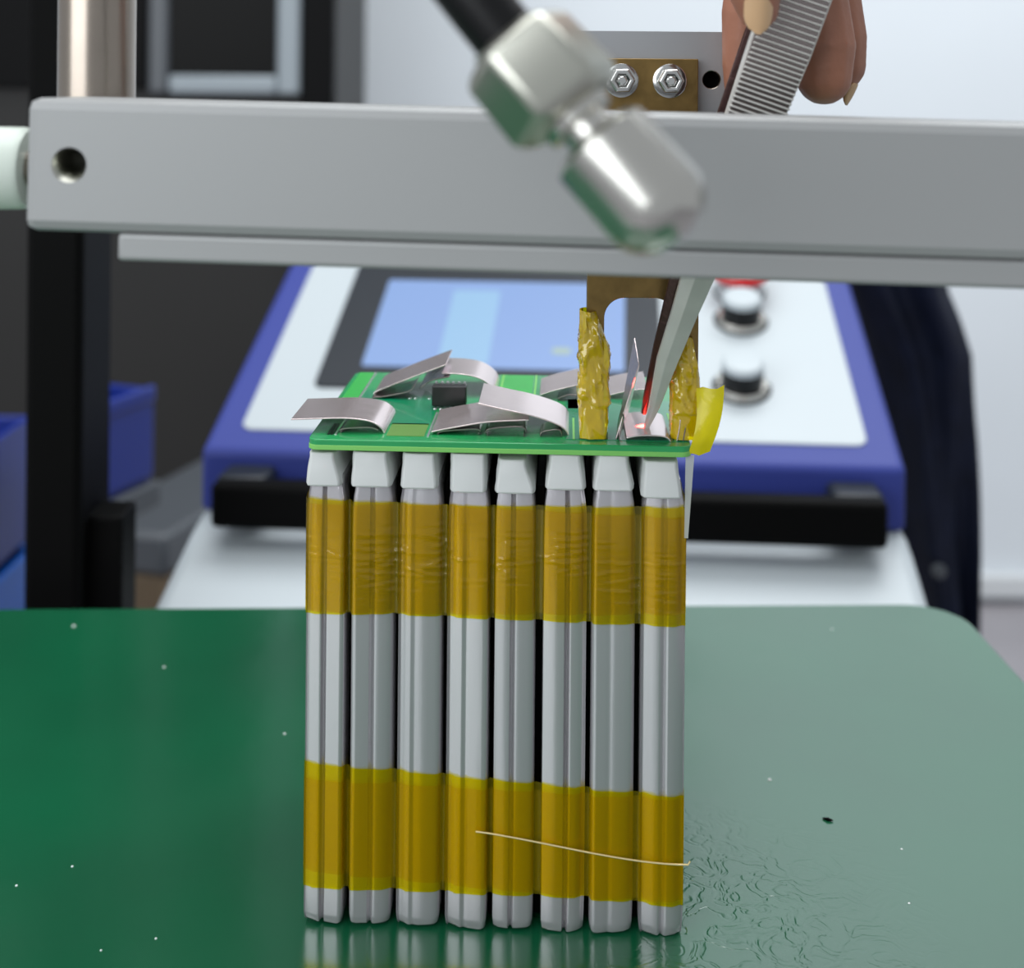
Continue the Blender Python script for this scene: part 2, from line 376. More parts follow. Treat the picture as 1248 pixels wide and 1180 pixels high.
# ---------------------------------------------------------------- blue and white control device
def glow(nm, c):
    m = mat(nm, (30, 38, 60), 0.3, emit=0.8)
    m.node_tree.nodes['Principled BSDF'].inputs['Emission Color'].default_value = lin(c)
    return m
def device():
    FL = P(245, 548, 420); FR = P(1105, 571, 405)
    wv = FR-FL; W = wv.length
    r = thing('welder_controller', (FL.x+W/2, 440, FLOOR), 'blue and white control unit with sloping screen panel and black handle', 'control unit')
    a = math.radians(5)
    ax = Vector((wv.x, wv.y, 0)).normalized(); ay = Vector((math.sin(a), math.cos(a), 0)); az = Vector((0, 0, 1))
    sl = (ay*110+az*44.5).normalized()                   # up the slope
    nn = ax.cross(sl).normalized()
    if nn.z < 0: nn = -nn
    LEN = 168; o = FL.copy()
    q = lambda s, t, h=0: o+ax*s+sl*t+nn*h
    # blue housing: tapered prism
    zb = -15.5
    fl, fr_ = q(0, 0), q(W, 0); bl, br = q(0, LEN), q(W, LEN)
    dn = lambda p_, z: Vector((p_.x, p_.y, z))
    MB().hexa([dn(fl, zb), dn(fr_, zb), dn(br, zb), dn(bl, zb), fl, fr_, br, bl]).build('housing', M['blue'], r, bevel=2.2, seg=3)
    # white inset panel
    def rr(s0, s1, t0, t1, rad, h0, h1, n=5):
        pts = []
        for cx_, cy_, st in ((s1-rad, t0+rad, -90), (s1-rad, t1-rad, 0), (s0+rad, t1-rad, 90), (s0+rad, t0+rad, 180)):
            for i in range(n+1):
                th = math.radians(st+90*i/n); pts.append((cx_+rad*math.cos(th), cy_+rad*math.sin(th)))
        return [[q(s, t, h0) for s, t in pts], [q(s, t, h1) for s, t in pts]]
    MB().loft(rr(10, W-10, 10.5, LEN-12, 4, -0.5, 0.7)).build('front_panel', M['white_pl'], r, bevel=0.3)
    bz = MB().loft(rr(29, 149, 34, 124, 3, 0.5, 1.6)).build('screen_bezel', M['bezel'], r, bevel=0.4)
    scr = MB().loft(rr(43.5, 136, 46.5, 105, 1, 1.5, 1.9)).build('screen', screen_mat(), r)
    MB().loft(rr(70, 88, 49, 98, 0.6, 1.85, 2.0)).build('screen_stripe', glow('screen_stripe_light', (166, 212, 248)), scr)
    MB().loft(rr(110, 117, 56, 60, 1.8, 1.85, 2.0)).build('screen_icon', glow('screen_icon_light', (186, 210, 190)), scr)
    # buttons
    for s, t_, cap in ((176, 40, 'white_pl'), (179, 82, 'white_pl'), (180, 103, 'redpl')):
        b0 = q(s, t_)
        ring_shade = MB().revolve(b0, nn, [(0.4, 10.2), (1.1, 10.2), (1.1, 9)], 32).build('button_shade_ring', M['bezel'], r, smooth=True)  # dark ring stands in for the shadow round each collar
        fl_ = MB().revolve(b0, nn, [(0.5, 9.5), (2.2, 9.4), (3.2, 8.2), (3.2, 7)], 32).build('button_collar', M['chrome' if cap != 'redpl' else 'white_pl'], r, smooth=True)
        MB().revolve(b0, nn, [(2.5, 7.2), (9.2, 7.2)], 32).build('button_barrel', M['rubber' if cap != 'redpl' else 'white_pl'], fl_, smooth=True)
        if cap == 'redpl':
            MB().revolve(b0, nn, [(8, 7), (8.4, 10.5), (11, 11), (13, 9.5), (14, 5), (14.2, 0.1)], 32).build('button_cap', M[cap], fl_, smooth=True)
        else:
            MB().revolve(b0, nn, [(9.2, 7.2), (10.8, 7.1), (11.6, 6.2), (11.8, 0.1)], 32).build('button_cap', M[cap], fl_, smooth=True)
    # handle in front
    hz0, hz1 = -14.5, 1.0
    f0 = Vector((o.x, o.y, 0))
    MB().obox(f0, ax, ay, az, 9, W-9, -19, -10, hz0, hz1-1.5).build('handle', M['black'], r, bevel=2.2, seg=3)
    for s0 in (9, W-25):
        MB().obox(f0, ax, ay, az, s0, s0+16, -14, 1, hz0+3, hz1-0.8).build('handle_bracket', M['bezel'], r, bevel=2)
    # white sloping base
    g0 = o+ax*(-1)-ay*0; g0.z = 0
    def ring(s0, s1, y0, z0, y1, zz1):
        return [g0+ax*s0+ay*y0+az*z0, g0+ax*s1+ay*y0+az*z0, g0+ax*s1+ay*y1+az*zz1, g0+ax*s0+ay*y1+az*zz1]
    pr = [(150, -15.5), (2, -15.5), (-8, -18), (-44, -31), (-64, -40), (-72, -52), (-72, FLOOR), (150, FLOOR)]
    MB().loft([[g0+ax*0+ay*y+az*z for y, z in pr], [g0+ax*(W+2)+ay*y+az*z for y, z in pr]]).build('base', M['white_pl'], r, bevel=5, seg=4)

def screen_mat():
    m = mat('lcd_glow', (30, 38, 60), 0.3, emit=0.8)
    m.node_tree.nodes['Principled BSDF'].inputs['Emission Color'].default_value = lin((150, 184, 240))
    return m
device()

# ---------------------------------------------------------------- welding head: crossbar, pole, stub
def crossbar():
    r = thing('crossbar', (P(600, 200, 155).x, 158, P(600, 200, 155).z), 'satin grey aluminium crossbar above the battery pack', 'machine bar')
    TL = P(31, 119, 150); sx = 0.0165
    ax = Vector((math.cos(sx), -0.045, -math.sin(sx))).normalized(); az = Vector((math.sin(sx), 0, math.cos(sx))); ay = Vector((0.045, 1, 0)).normalized()
    H = 15.4
    b = MB().obox(TL, ax, ay, az, 0, 150, 0, 17, -H, 0).build('bar', M['alu'], r)
    m_ = b.modifiers.new('edge', 'BEVEL'); m_.width = 1.3*K; m_.segments = 2; m_.limit_method = 'ANGLE'; m_.angle_limit = math.radians(50)
    hc = P(85, 201, 150)
    cu = MB().revolve(Vector((hc.x, 147, hc.z)), (0, 1, 0), [(0, 2.05), (13, 2.05)], 40).build('cutter', M['alu'])
    cut(b, cu)
    for p_ in b.data.polygons: p_.use_smooth = False
    sl = MB()
    n = 40
    ro = [Vector((hc.x+2.06*math.cos(2*math.pi*i/n), 0, hc.z+2.06*math.sin(2*math.pi*i/n))) for i in range(n)]
    ri = [Vector((hc.x+0.12+1.5*math.cos(2*math.pi*i/n), 0, hc.z+0.42+1.5*math.sin(2*math.pi*i/n))) for i in range(n)]
    at = lambda L, y: [Vector((v.x, y, v.z)) for v in L]
    rm = [a_*0.5+b_*0.5 for a_, b_ in zip(ro, ri)]
    sl.loft([at(ro, 149.8), at(rm, 150.2), at(ri, 150.9), at(ri, 159.5), at(ro, 159.5)], caps=False)
    sl.build('hole_sleeve', M['nutmetal'], r, smooth=True)
    MB().obox(TL, ax, ay, az, 11, 150, 0.5, 15, -H-3.15, -H+0.05).build('lower_plate', M['alu'], r, bevel=0.5, seg=3)
crossbar()

gp = thing('guide_pole', (X(120, 170), 173, -2), 'polished steel round pole rising behind the crossbar', 'pole')
gx = X(118, 172.4)
MB().revolve((gx, 172.4, 108), (0, 0, 1), [(0, 5.0), (150, 5.0)], 40).build('shaft', M['steel'], gp, smooth=True)

st = thing('cream_knob', (X(0, 158), 158, Z(205, 158)), 'cream plastic round knob on the end of the crossbar', 'knob')
hx = P(34, 205, 158)
MB().revolve((hx.x+0.25, 158, hx.z), (-1, 0, 0), [(0, 4.6), (0.6, 5.0), (16, 5.2), (17, 4.6), (17.2, 0.1)], 40).build('grip', M['cream'], st, smooth=True)
MB().revolve((hx.x+0.4, 158, hx.z), (-1, 0, 0), [(-0.4, 2.2), (0.5, 2.2)], 24).build('stud', M['steel'], st, smooth=True)

# ---------------------------------------------------------------- electrode and its holder
def electrode():
    D = 191.5
    x = lambda px: X(px, D); z = lambda py: Z(py, D)
    h = thing('electrode_holder', (x(790), 200, z(200)), 'grey aluminium electrode holder plate behind the crossbar', 'machine plate')
    pl = MB().box(x(676), x(887), D+2.2, D+6, z(330), z(36)).build('plate', M['alu_plate'], h)
    cu = MB().revolve((x(870), D, z(95)), (0, 1, 0), [(0, 1.42), (10, 1.42)], 32).build('cutter', M['alu'])
    cut(pl, cu)
    n = 32
    cc = (x(870), z(95))
    rg = lambda rad, y: [Vector((cc[0]+rad*math.cos(2*math.pi*i/n), y, cc[1]+rad*math.sin(2*math.pi*i/n))) for i in range(n)]
    MB().loft([rg(1.42, D+2.4), rg(1.3, D+2.5), rg(1.3, D+6), rg(1.42, D+6)], caps=False).build('hole_sleeve', M['steel'], h, smooth=True)
    MB().box(x(690), x(886), D+6, D+7, z(320), z(40)).build('backing_plate', M['black'], h)
    MB().box(x(690), x(870), 164.2, D+2.2, z(262), z(215)).build('mount_block', M['alu_plate'], h)
    MB().box(x(684), x(880), D+7, D+14, z(330), z(330)+6).build('lower_rail', M['black'], h)
    # brass fork
    e = thing('electrode_fork', (x(785), D, z(540)), 'brass fork electrode bolted to the holder, legs wrapped in amber tape', 'electrode')
    zt = z(70); zb = 72.0
    L0, L1, R1, R0 = x(718), x(739), x(825), x(854)
    out = [(x(733), zt), (x(851), zt), (x(851), z(150)), (R0, z(200)), (R0, zb), (R1, zb)]
    ac = z(362)
    for i in range(0, 13):                                # arch: rounded top corners
        th = math.pi/2*i/12; rd = 3.0
        out.append((R1-rd+rd*math.cos(th), ac-rd+rd*math.sin(th)))
    for i in range(0, 13):
        th = math.pi/2*i/12; rd = 3.0
        out.append((L1+rd-rd*math.sin(th), ac-rd+rd*math.cos(th)))
    out += [(L1, zb), (L0, zb), (L0, z(200)), (x(733), z(150))]
    MB().loft([[Vector((a, D, b)) for a, b in out], [Vector((a, D+2.2, b)) for a, b in out]]).build('fork', M['brass'], e, bevel=0.12)
    for px in (757, 816):
        bo = Vector((x(px), D, z(97)))
        wsh = MB().revolve(bo, (0, -1, 0), [(0, 2.5), (0.5, 2.5), (0.6, 2.35), (0.6, 1.5)], 36).build('washer', M['bolt'], e, smooth=True)
        MB().revolve(bo, (0, -1, 0), [(0.5, 1.95), (2.2, 1.95), (2.5, 1.7), (2.5, 1.1), (1.5, 1.0), (1.5, 0.05)], 6, phase=0.3).build('bolt_head', M['bolt'], wsh, bevel=0.12)
        MB().revolve(bo, (0, -1, 0), [(1.5, 0.8), (2.3, 0.75), (2.5, 0.5), (2.5, 0.02)], 12).build('bolt_core', M['bolt'], wsh, smooth=True)
    # crumpled amber tape round each leg
    for (xa, xb, zt_, seed, zb_) in ((L0-0.9, L1+0.7, z(378), 3, 71.8), (R1-0.3, R0+0.3, z(408), 9, 71.8)):
        rings = []; NZ = 80; NJ = 56
        for i in range(NZ):
            f = i/(NZ-1); zz = zb_+(zt_-zb_)*f
            ring = []
            cx_ = (xa+xb)/2; hw = (xb-xa)/2; hd = 2.2
            if seed == 3: cut_ = max(0, (f-0.72)/0.28)*0.5; bulge = 1+0.06*math.sin(f*5)
            else: cut_ = max(0, (f-0.55)/0.45)*0.35; bulge = 1+0.08*math.sin(f*4+1)
            for j in range(NJ):
                th = 2*math.pi*j/NJ
                cs, sn = math.cos(th), math.sin(th)
                k = (abs(cs)**3.2+abs(sn)**3.2)**(-1/3.2)
                nv = noise.noise(Vector((cs*1.3*k+seed, sn*1.3*k, zz*0.28)))*0.5+noise.noise(Vector((cs*3*k+seed, sn*3, zz*0.7)))*0.12
                rg_ = noise.noise(Vector((cs*1.8*k+seed*2, sn*1.8*k, zz*0.30+cs)))
                nv += 0.6*(0.3-min(0.3, abs(rg_)))*2
                nv *= 0.95 if f > 0.25 else 0.4
                xx = cx_+hw*bulge*cs*k+nv*cs
                if seed == 3: xx -= (xx-(xa))*cut_*0.9
                else: xx = min(xx, xb-(xb-xa)*cut_+nv*.3)
                yy = D+1.1+sn*k*hd+nv*sn*1.3
                ring.append(Vector((xx, yy, zz)))
            rings.append(ring)
        MB().loft(rings, caps=False).build('tape_wrap', M['kapton_c'], e, smooth=True, angle=60)
    # loose flap at the outer leg
    pts = []
    A, B = P(848, 474, 190.5), P(882, 470, 188.8)
    C, Dd = P(838, 553, 188.8), P(866, 554, 188.2)
    v = MB(); g = []
    for i in range(9):
        f = i/8
        rowp = []
        for j in range(5):
            s = j/4
            p_ = (A*(1-s)+B*s)*(1-f)+(C*(1-s)+Dd*s)*f
            p_ = p_+Vector((0.6*math.sin(f*3.1), -0.7*math.sin(s*2.4+f*2), 0.25*math.sin(s*7+f)))
            rowp.append(p_)
        g.append(rowp)
    v.loft([a+[b+Vector((0, 0.12, 0)) for b in reversed(a)] for a in g])
    v.build('tape_flap', M['flap'], e, smooth=True)
electrode()

# ---------------------------------------------------------------- battery pack
PX0 = -29.55; PY = 190.0; ZB = 70.0; BT = 71.6
YAW = math.radians(-2.4)
pack = thing('battery_pack', (0, 190, 0), 'silver eight-cell pouch battery pack wrapped in amber tape with green board', 'battery pack')
def yaw(v):
    dx, dy = v.x+18, v.y-190
    return Vector((-18+dx*math.cos(YAW)-dy*math.sin(YAW), 190+dx*math.sin(YAW)+dy*math.cos(YAW), v.z))
class PB(MB):
    def build(s, *a, **k):
        s.v = [yaw(p_) for p_ in s.v]; return MB.build(s, *a, **k)
edges_px = [376, 432, 490, 550, 608, 667, 726, 786]
wid_px = [50, 52, 54, 52, 50, 53, 53, 54]
cellx = []
for i in range(8):
    x0 = (edges_px[i]-CX)/F*190; wv = wid_px[i]/F*190
    cellx.append((x0, wv))
cellprof = {}
def cell(i):
    x0, wv = cellx[i]
    g = (0.46, 0.50, 0.38, 0.45, 0.44, 0.55, 0.42, 0.50)[i]
    deep = (0.9, 0.7, 0.16, 0.22, 0.8, 1.0, 0.16, 0.5)[i]
    la = (0.45, -0.35, 0.6, 0.65, 0.2, 0.25, -0.3, 0.65)[i]
    ra = (-0.25, 0.45, 0.25, -0.2, 0.25, 0.6, 0.5, 0.75)[i]
    prof = [(0.0, 1.1), (0.02, 0.5), (0.05, 0.22+la), (0.09, 0.08+la), (0.16, 0.02+la*0.8), (g-0.10, 0.0), (g-0.055, 0.05), (g-0.02, deep*0.8), (g+0.015, deep),
            (g+0.045, deep*0.7), (g+0.075, 0.10), (g+0.13, 0.02), (0.84, ra*0.6), (0.91, 0.06+ra), (0.95, 0.22+ra), (0.985, 0.55+ra), (1.0, 1.2)]
    cellprof[i] = prof
    D = 42.5
    back = [(1.0, D-1), (0.93, D), (0.07, D), (0.0, D-1)]
    # slices: z, x inset left/right, y inset
    zs = [(0.35, 0.05, 0.07, 0.45), (0.75, 0.02, 0.03, 0.15), (1.8, 0.0, 0.01, 0.02), (5, 0, 0, 0), (14, 0, 0, 0), (24, 0.0, 0, 0.03), (34, 0, 0, 0), (46, 0, 0, 0), (58, 0, 0, 0),
          (61, 0.01, 0.01, 0.04), (62.8, 0.03, 0.04, 0.12), (64.0, 0.06, 0.07, 0.2), (65.6, 0.07, 0.10, 0.35), (66, 0.1, 0.12, 1.0)]
    dz = (0.45, 0.55, 0.1, 0.1, 0.2, -0.1, -0.05, -0.2)[i]
    rings = []
    for z_, il, ir, iy in zs:
        ring = []
        for j, (fx, y_) in enumerate(prof+back):
            front = j < len(prof)
            xx = x0+wv*(il+fx*(1-il-ir))
            wob = noise.noise(Vector((i*7.3, fx*2.2, z_*0.05)))*0.10 if front else 0
            yy = 190.2+y_+(iy if front else -iy)+wob
            zz = z_
            if z_ < 1: zz = max(0.02, z_+dz*0.4+0.25*fx*(1 if i in (0, 1, 3, 5, 7) else 0)*(-1))
            ring.append(Vector((xx, yy, zz)))
        rings.append(ring)
    c_ = PB().loft(rings).build('cell', M['pouch_b' if i in (0, 3, 5) else 'pouch'], pack, smooth=True, angle=50)
    # white paper cap
    bl, br, tl, tr, zb_, zt_ = [(0.0, 0.90, 0.06, 0.72, 64.7, 69.5), (-0.02, 0.96, 0.02, 0.86, 64.7, 69.7), (0.04, 0.90, 0.08, 0.84, 64.6, 69.6), (0.06, 0.92, 0.06, 0.90, 64.2, 69.7),
                                (-0.02, 0.98, 0.06, 0.76, 64.2, 69.0), (0.02, 0.96, 0.12, 0.86, 64.9, 69.9), (0.0, 0.94, 0.1, 0.82, 64.9, 70.0), (-0.02, 0.90, 0.02, 0.8, 64.0, 69.2)][i]
    rg = []
    for k in range(7):
        f = k/6; e_ = f*f*(3-2*f)
        L = x0+wv*(bl*(1-e_)+tl*e_); R = x0+wv*(br*(1-e_)+tr*e_); yf = 189.35+0.5*f*f; zz = zb_+(zt_-zb_)*f
        wb = 0.18*noise.noise(Vector((i*3.1, f*3, 1)))
        mid = (L+R)/2
        rg.append([Vector((L+wb, yf+1.2, zz)), Vector((L+0.35, yf+0.15, zz)), Vector((mid, yf-0.12+wb, zz+0.1)), Vector((R-0.35, yf+0.15, zz)), Vector((R+wb, yf+1.2, zz)),
                   Vector((R, 231, zz)), Vector((L, 231, zz))])
    PB().loft(rg).build('paper_cap', M['paper'], c_, bevel=0.25, smooth=True)
for i in range(8): cell(i)
# black strips set well back in the gaps between cells
for i in range(7):
    xa = cellx[i][0]+cellx[i][1]; xb = cellx[i+1][0]
    PB().box(xa+0.03, xb-0.03, 194.5, 231, 0.4, 64).build('gap_strip', M['black'], pack)

# amber tape bands: sheets that wrap the pack
def band(name, m, zl, zr, off, dip=0.25, wrin=0.0):
    """zl / zr: functions of fraction across giving bottom and top"""
    path = []
    for i in range(8):
        x0, wv = cellx[i]
        pr = cellprof[i]
        def env(fx):                                     # the foil's own front, bridged over its groove
            best = 9
            for dx in (-0.09, -0.06, -0.03, 0, 0.03, 0.06, 0.09):
                u_ = min(0.999, max(0.001, fx+dx*(1 if 0.2 < fx < 0.8 else 0.15)))
                for (a0, b0), (a1, b1) in zip(pr, pr[1:]):
                    if a0 <= u_ <= a1: best = min(best, b0+(b1-b0)*(u_-a0)/(a1-a0)); break
            return best
        for fx in (0.0, 0.02, 0.05, 0.09, 0.13, 0.18, 0.24, 0.30, 0.36, 0.42, 0.48, 0.54, 0.60, 0.66, 0.72, 0.78, 0.84, 0.88, 0.91, 0.95, 0.985, 1.0):
            path.append((x0+wv*fx, 190.2+min(0.75, env(fx))-0.11-off))
        if i < 7:
            xa = x0+wv; xb = cellx[i+1][0]
            path.append(((xa+xb)/2, 190.2+0.7-off))
    xr = cellx[7][0]+cellx[7][1]; xl = cellx[0][0]
    path = [(xl-off-0.04, 193)]+path+[(xr+off+0.04, 193), (xr+off+0.04, 231), (xr-0.5, 232.9+off), (xl+0.5, 232.9+off), (xl-off-0.04, 231)]
    NZ = 64 if wrin else 6; rows = []
    for k in range(NZ):
        f = k/(NZ-1); row = []
        for x_, y_ in path:
            s = min(1, max(0, (x_-xl)/(xr-xl)))
            z_ = zl(s)*(1-f)+zr(s)*f
            w_ = 0
            if wrin and y_ < 192:
                n1 = noise.noise(Vector((x_*0.10+off*90, 5, z_*0.95+0.03*x_))); n2 = noise.noise(Vector((x_*0.07, off*50, z_*0.12)))
                w_ = wrin*max(0, 1-abs(n1)*9)*max(0, 0.35+n2*1.6)*(0.4+0.6*math.sin(math.pi*f))
            row.append(Vector((x_, y_-w_, z_)))
        rows.append(row)
    v = PB(); v.loft(rows, caps=False)
    return v.build(name, m, pack, smooth=True, angle=70)
lp = lambda a, b: (lambda s: a+(b-a)*s)
def zf(py): return CAMZ-(py-HZ)/F*190
band('tape_band', M['kapton_b'], lp(zf(749), zf(757)), lp(zf(618), zf(613)), 0.10, wrin=0.12)
band('tape_band', M['kapton_b'], lp(zf(752), zf(742)), lp(zf(611), zf(626)), 0.20, wrin=0.28)
band('tape_band', M['kapton'], lp(zf(1066), zf(1096)), lp(zf(934), zf(963)), 0.10)
band('tape_band', M['kapton'], lp(zf(1086), zf(1089)), lp(zf(954), zf(966)), 0.17)
# gold hair wire lying across the lower tape
wp = []
for i in range(24):
    s = i/23
    px = 580+s*257
    py = 1011+6*s+44*(s**1.25)-16*s**4
    p_ = P(px, py, 189.6); wp.append((p_.x, 189.62, p_.z))
wp += [(wp[-1][0]+0.3, 189.9, wp[-1][2]+0.35)]
PB().tube(wp, 0.14, 8).build('gold_wire', M['goldwire'], pack, smooth=True)

# circuit board
bw = (-29.4, 26.45); by0, by1 = 189.4, 233.5
def rrect(x0, x1, y0, y1, rad, z0, z1, n=5):
    pts = []
    for cx_, cy_, s_ in ((x1-rad, y0+rad, -90), (x1-rad, y1-rad, 0), (x0+rad, y1-rad, 90), (x0+rad, y0+rad, 180)):
        for i in range(n+1):
            th = math.radians(s_+90*i/n); pts.append((cx_+rad*math.cos(th), cy_+rad*math.sin(th)))
    return [[Vector((a, b, z0)) for a, b in pts], [Vector((a, b, z1)) for a, b in pts]]
board = PB().loft(rrect(bw[0], bw[1], by0, by1, 1.6, ZB+0.25, BT)).build('circuit_board', M['pcb'], pack, bevel=0.15)
PB().loft(rrect(bw[0]-0.06, bw[1]+0.06, by0-0.06, by1+0.06, 1.6, ZB+0.05, ZB+0.8)).build('board_edge', M['pcb_edge'], board, bevel=0.1)
def pad(x0, x1, y0, y1, m, nm='copper_area', h=0.06):
    PB().box(x0, x1, PY+y0, PY+y1, BT-0.02, BT+h).build(nm, M[m], board)
pad(-28.6, -26.0, 18, 43, 'pcb_light')
pad(-28.8, -27.2, 2.2, 16, 'pcb')
pad(-25.4, -12.4, 8.5, 30, 'pcb_dark')
pad(-18.2, -12.6, 2.0, 9.0, 'pcb_olive')
pad(-3.2, 2.6, 27, 43, 'pcb_light')
pad(8.2, 26.0, 2.0, 26, 'pcb_dark')
pad(8.6, 13.5, 20, 34, 'pcb_dark')
for xs, y0, y1 in ((-25.9, 2, 43), (-12.2, 1.8, 16), (-2.9, 26, 43), (2.9, 26, 43), (9.3, 2, 14), (16.1, 2, 10), (24.2, 2, 18)):
    pad(xs, xs+0.32, y0, y1, 'solder' if xs in (-25.9, -12.2, 16.1) else 'pcb_edge', 'silkscreen_line', 0.10)
for xs in (-27.0, -26.5):
    pad(xs, xs+0.4, 2, 8, 'rubber', 'board_slot', 0.08)
# chip with pins
ch = PB().box(-13.2, -7.7, 208.6, 211, BT+0.35, BT+3.5).build('chip', M['chip'], board, bevel=0.15)
for k in range(6):
    PB().box(-12.9+k*0.92, -12.5+k*0.92, 210.9, 211.5, BT+0.1, BT+3.75).build('chip_pin', M['solder'], ch)
for k in range(3):
    PB().revolve((-12.6+k*0.95, 208.0, BT), (0, 0, 1), [(0, 0.34), (0.2, 0.26), (0.3, 0.02)], 10).build('solder_dot', M['solder'], board, smooth=True)
for k in range(3):
    PB().revolve((-17.4+k*0.9+(1.4 if k == 2 else 0), 214.5, BT), (0, 0, 1), [(0, 0.34), (0.2, 0.26), (0.3, 0.02)], 10).build('solder_dot', M['solder'], board, smooth=True)

# nickel tabs: bent strips, path in (x, height above board), width along the depth
def strip(path, y0, y1, m='nickel', th=0.2, skew=0.0, name='nickel_tab', sub=5):
    # smooth path with catmull-rom
    pts = [Vector((a, b)) for a, b in path]; sm = []
    for i in range(len(pts)-1):
        p0, p1, p2, p3 = pts[max(i-1, 0)], pts[i], pts[i+1], pts[min(i+2, len(pts)-1)]
        for k in range(sub):
            u_ = k/sub
            sm.append(0.5*((2*p1)+(p2-p0)*u_+(2*p0-5*p1+4*p2-p3)*u_*u_+(3*p1-p0-3*p2+p3)*u_**3))
    sm.append(pts[-1])
    rings = []
    for i, p_ in enumerate(sm):
        t_ = (sm[min(i+1, len(sm)-1)]-sm[max(i-1, 0)]).normalized(); n_ = Vector((-t_.y, t_.x))
        if n_.y < 0: n_ = -n_
        a = p_; b = p_+n_*th
        f = i/(len(sm)-1)
        sk = skew*f
        rings.append([Vector((a.x, PY+y0+sk, BT+a.y)), Vector((a.x, PY+y1+sk, BT+a.y)), Vector((b.x, PY+y1+sk, BT+b.y)), Vector((b.x, PY+y0+sk, BT+b.y))])
    return PB().loft(rings).build(name, M[m], pack, smooth=True, angle=40, bevel=0.05)
strip([(-18.7, 0.0), (-19.3, 0.9), (-21.0, 1.75), (-24.5, 2.1), (-28.5, 1.95), (-32.6, 1.75)], 3.0, 15.5)
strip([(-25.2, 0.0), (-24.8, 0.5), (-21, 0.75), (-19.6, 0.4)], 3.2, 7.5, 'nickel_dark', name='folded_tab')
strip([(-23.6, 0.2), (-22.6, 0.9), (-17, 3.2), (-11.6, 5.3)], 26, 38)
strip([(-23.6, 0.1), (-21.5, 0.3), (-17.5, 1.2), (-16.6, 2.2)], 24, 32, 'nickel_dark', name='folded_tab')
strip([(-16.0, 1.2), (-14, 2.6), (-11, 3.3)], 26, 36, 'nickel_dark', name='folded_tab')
strip([(-12.4, 3.6), (-9, 3.5), (-6.2, 2.9), (-4.2, 1.5), (-3.5, 0.0)], 27, 39)
strip([(-11.6, 0.3), (-8, 1.0), (-3, 1.8), (2.8, 2.1)], 3.0, 16, skew=1)
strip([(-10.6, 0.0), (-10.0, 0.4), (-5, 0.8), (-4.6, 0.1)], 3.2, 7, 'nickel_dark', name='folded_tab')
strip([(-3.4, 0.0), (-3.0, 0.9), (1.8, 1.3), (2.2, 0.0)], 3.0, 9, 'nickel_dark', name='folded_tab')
strip([(-4.8, 4.4), (-1, 3.6), (3, 2.8), (6.6, 1.7), (8.0, 0.9), (8.6, 0.0)], 4.0, 17)
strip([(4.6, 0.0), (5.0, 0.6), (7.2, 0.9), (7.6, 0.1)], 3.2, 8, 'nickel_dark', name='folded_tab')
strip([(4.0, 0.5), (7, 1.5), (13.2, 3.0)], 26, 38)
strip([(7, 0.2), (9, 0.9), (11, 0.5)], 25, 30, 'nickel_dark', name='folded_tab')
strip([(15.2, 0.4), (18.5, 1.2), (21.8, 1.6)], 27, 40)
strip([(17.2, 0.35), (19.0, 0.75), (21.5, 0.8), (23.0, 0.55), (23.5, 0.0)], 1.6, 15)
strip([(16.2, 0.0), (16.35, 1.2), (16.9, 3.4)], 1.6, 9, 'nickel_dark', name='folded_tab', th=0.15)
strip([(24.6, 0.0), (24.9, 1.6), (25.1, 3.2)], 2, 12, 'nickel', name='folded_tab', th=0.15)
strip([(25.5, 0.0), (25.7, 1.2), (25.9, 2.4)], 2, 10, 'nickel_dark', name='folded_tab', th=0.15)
# upright pointed tab
qd = [Vector((15.6, PY+3, BT)), Vector((18.0, PY+17, BT)), Vector((18.75, PY+13.5, BT+12.8)), Vector((19.05, PY+6, BT+10.2))]
PB().hexa([q_ for q_ in qd[:2]]+[qd[1]+Vector((0.2, 0, 0)), qd[0]+Vector((0.2, 0, 0)), qd[3], qd[2], qd[2]+Vector((0.18, 0, 0)), qd[3]+Vector((0.18, 0, 0))]).build('upright_tab', M['nickel'], pack, bevel=0.03)
# clear film hanging off the board corner along the side
v = PB()
xs = cellx[7][0]+cellx[7][1]
v.hexa([Vector((xs-0.3, 190.6, 58)), Vector((xs+0.25, 190.6, 58)), Vector((xs+0.25, 190.7, 58)), Vector((xs-0.3, 190.7, 58)),
        Vector((xs-0.2, 190.6, 70.0)), Vector((xs+1.05, 190.6, 70.0)), Vector((xs+1.05, 190.7, 70.0)), Vector((xs-0.2, 190.7, 70.0))])
v.build('side_film', M['clear'], pack)

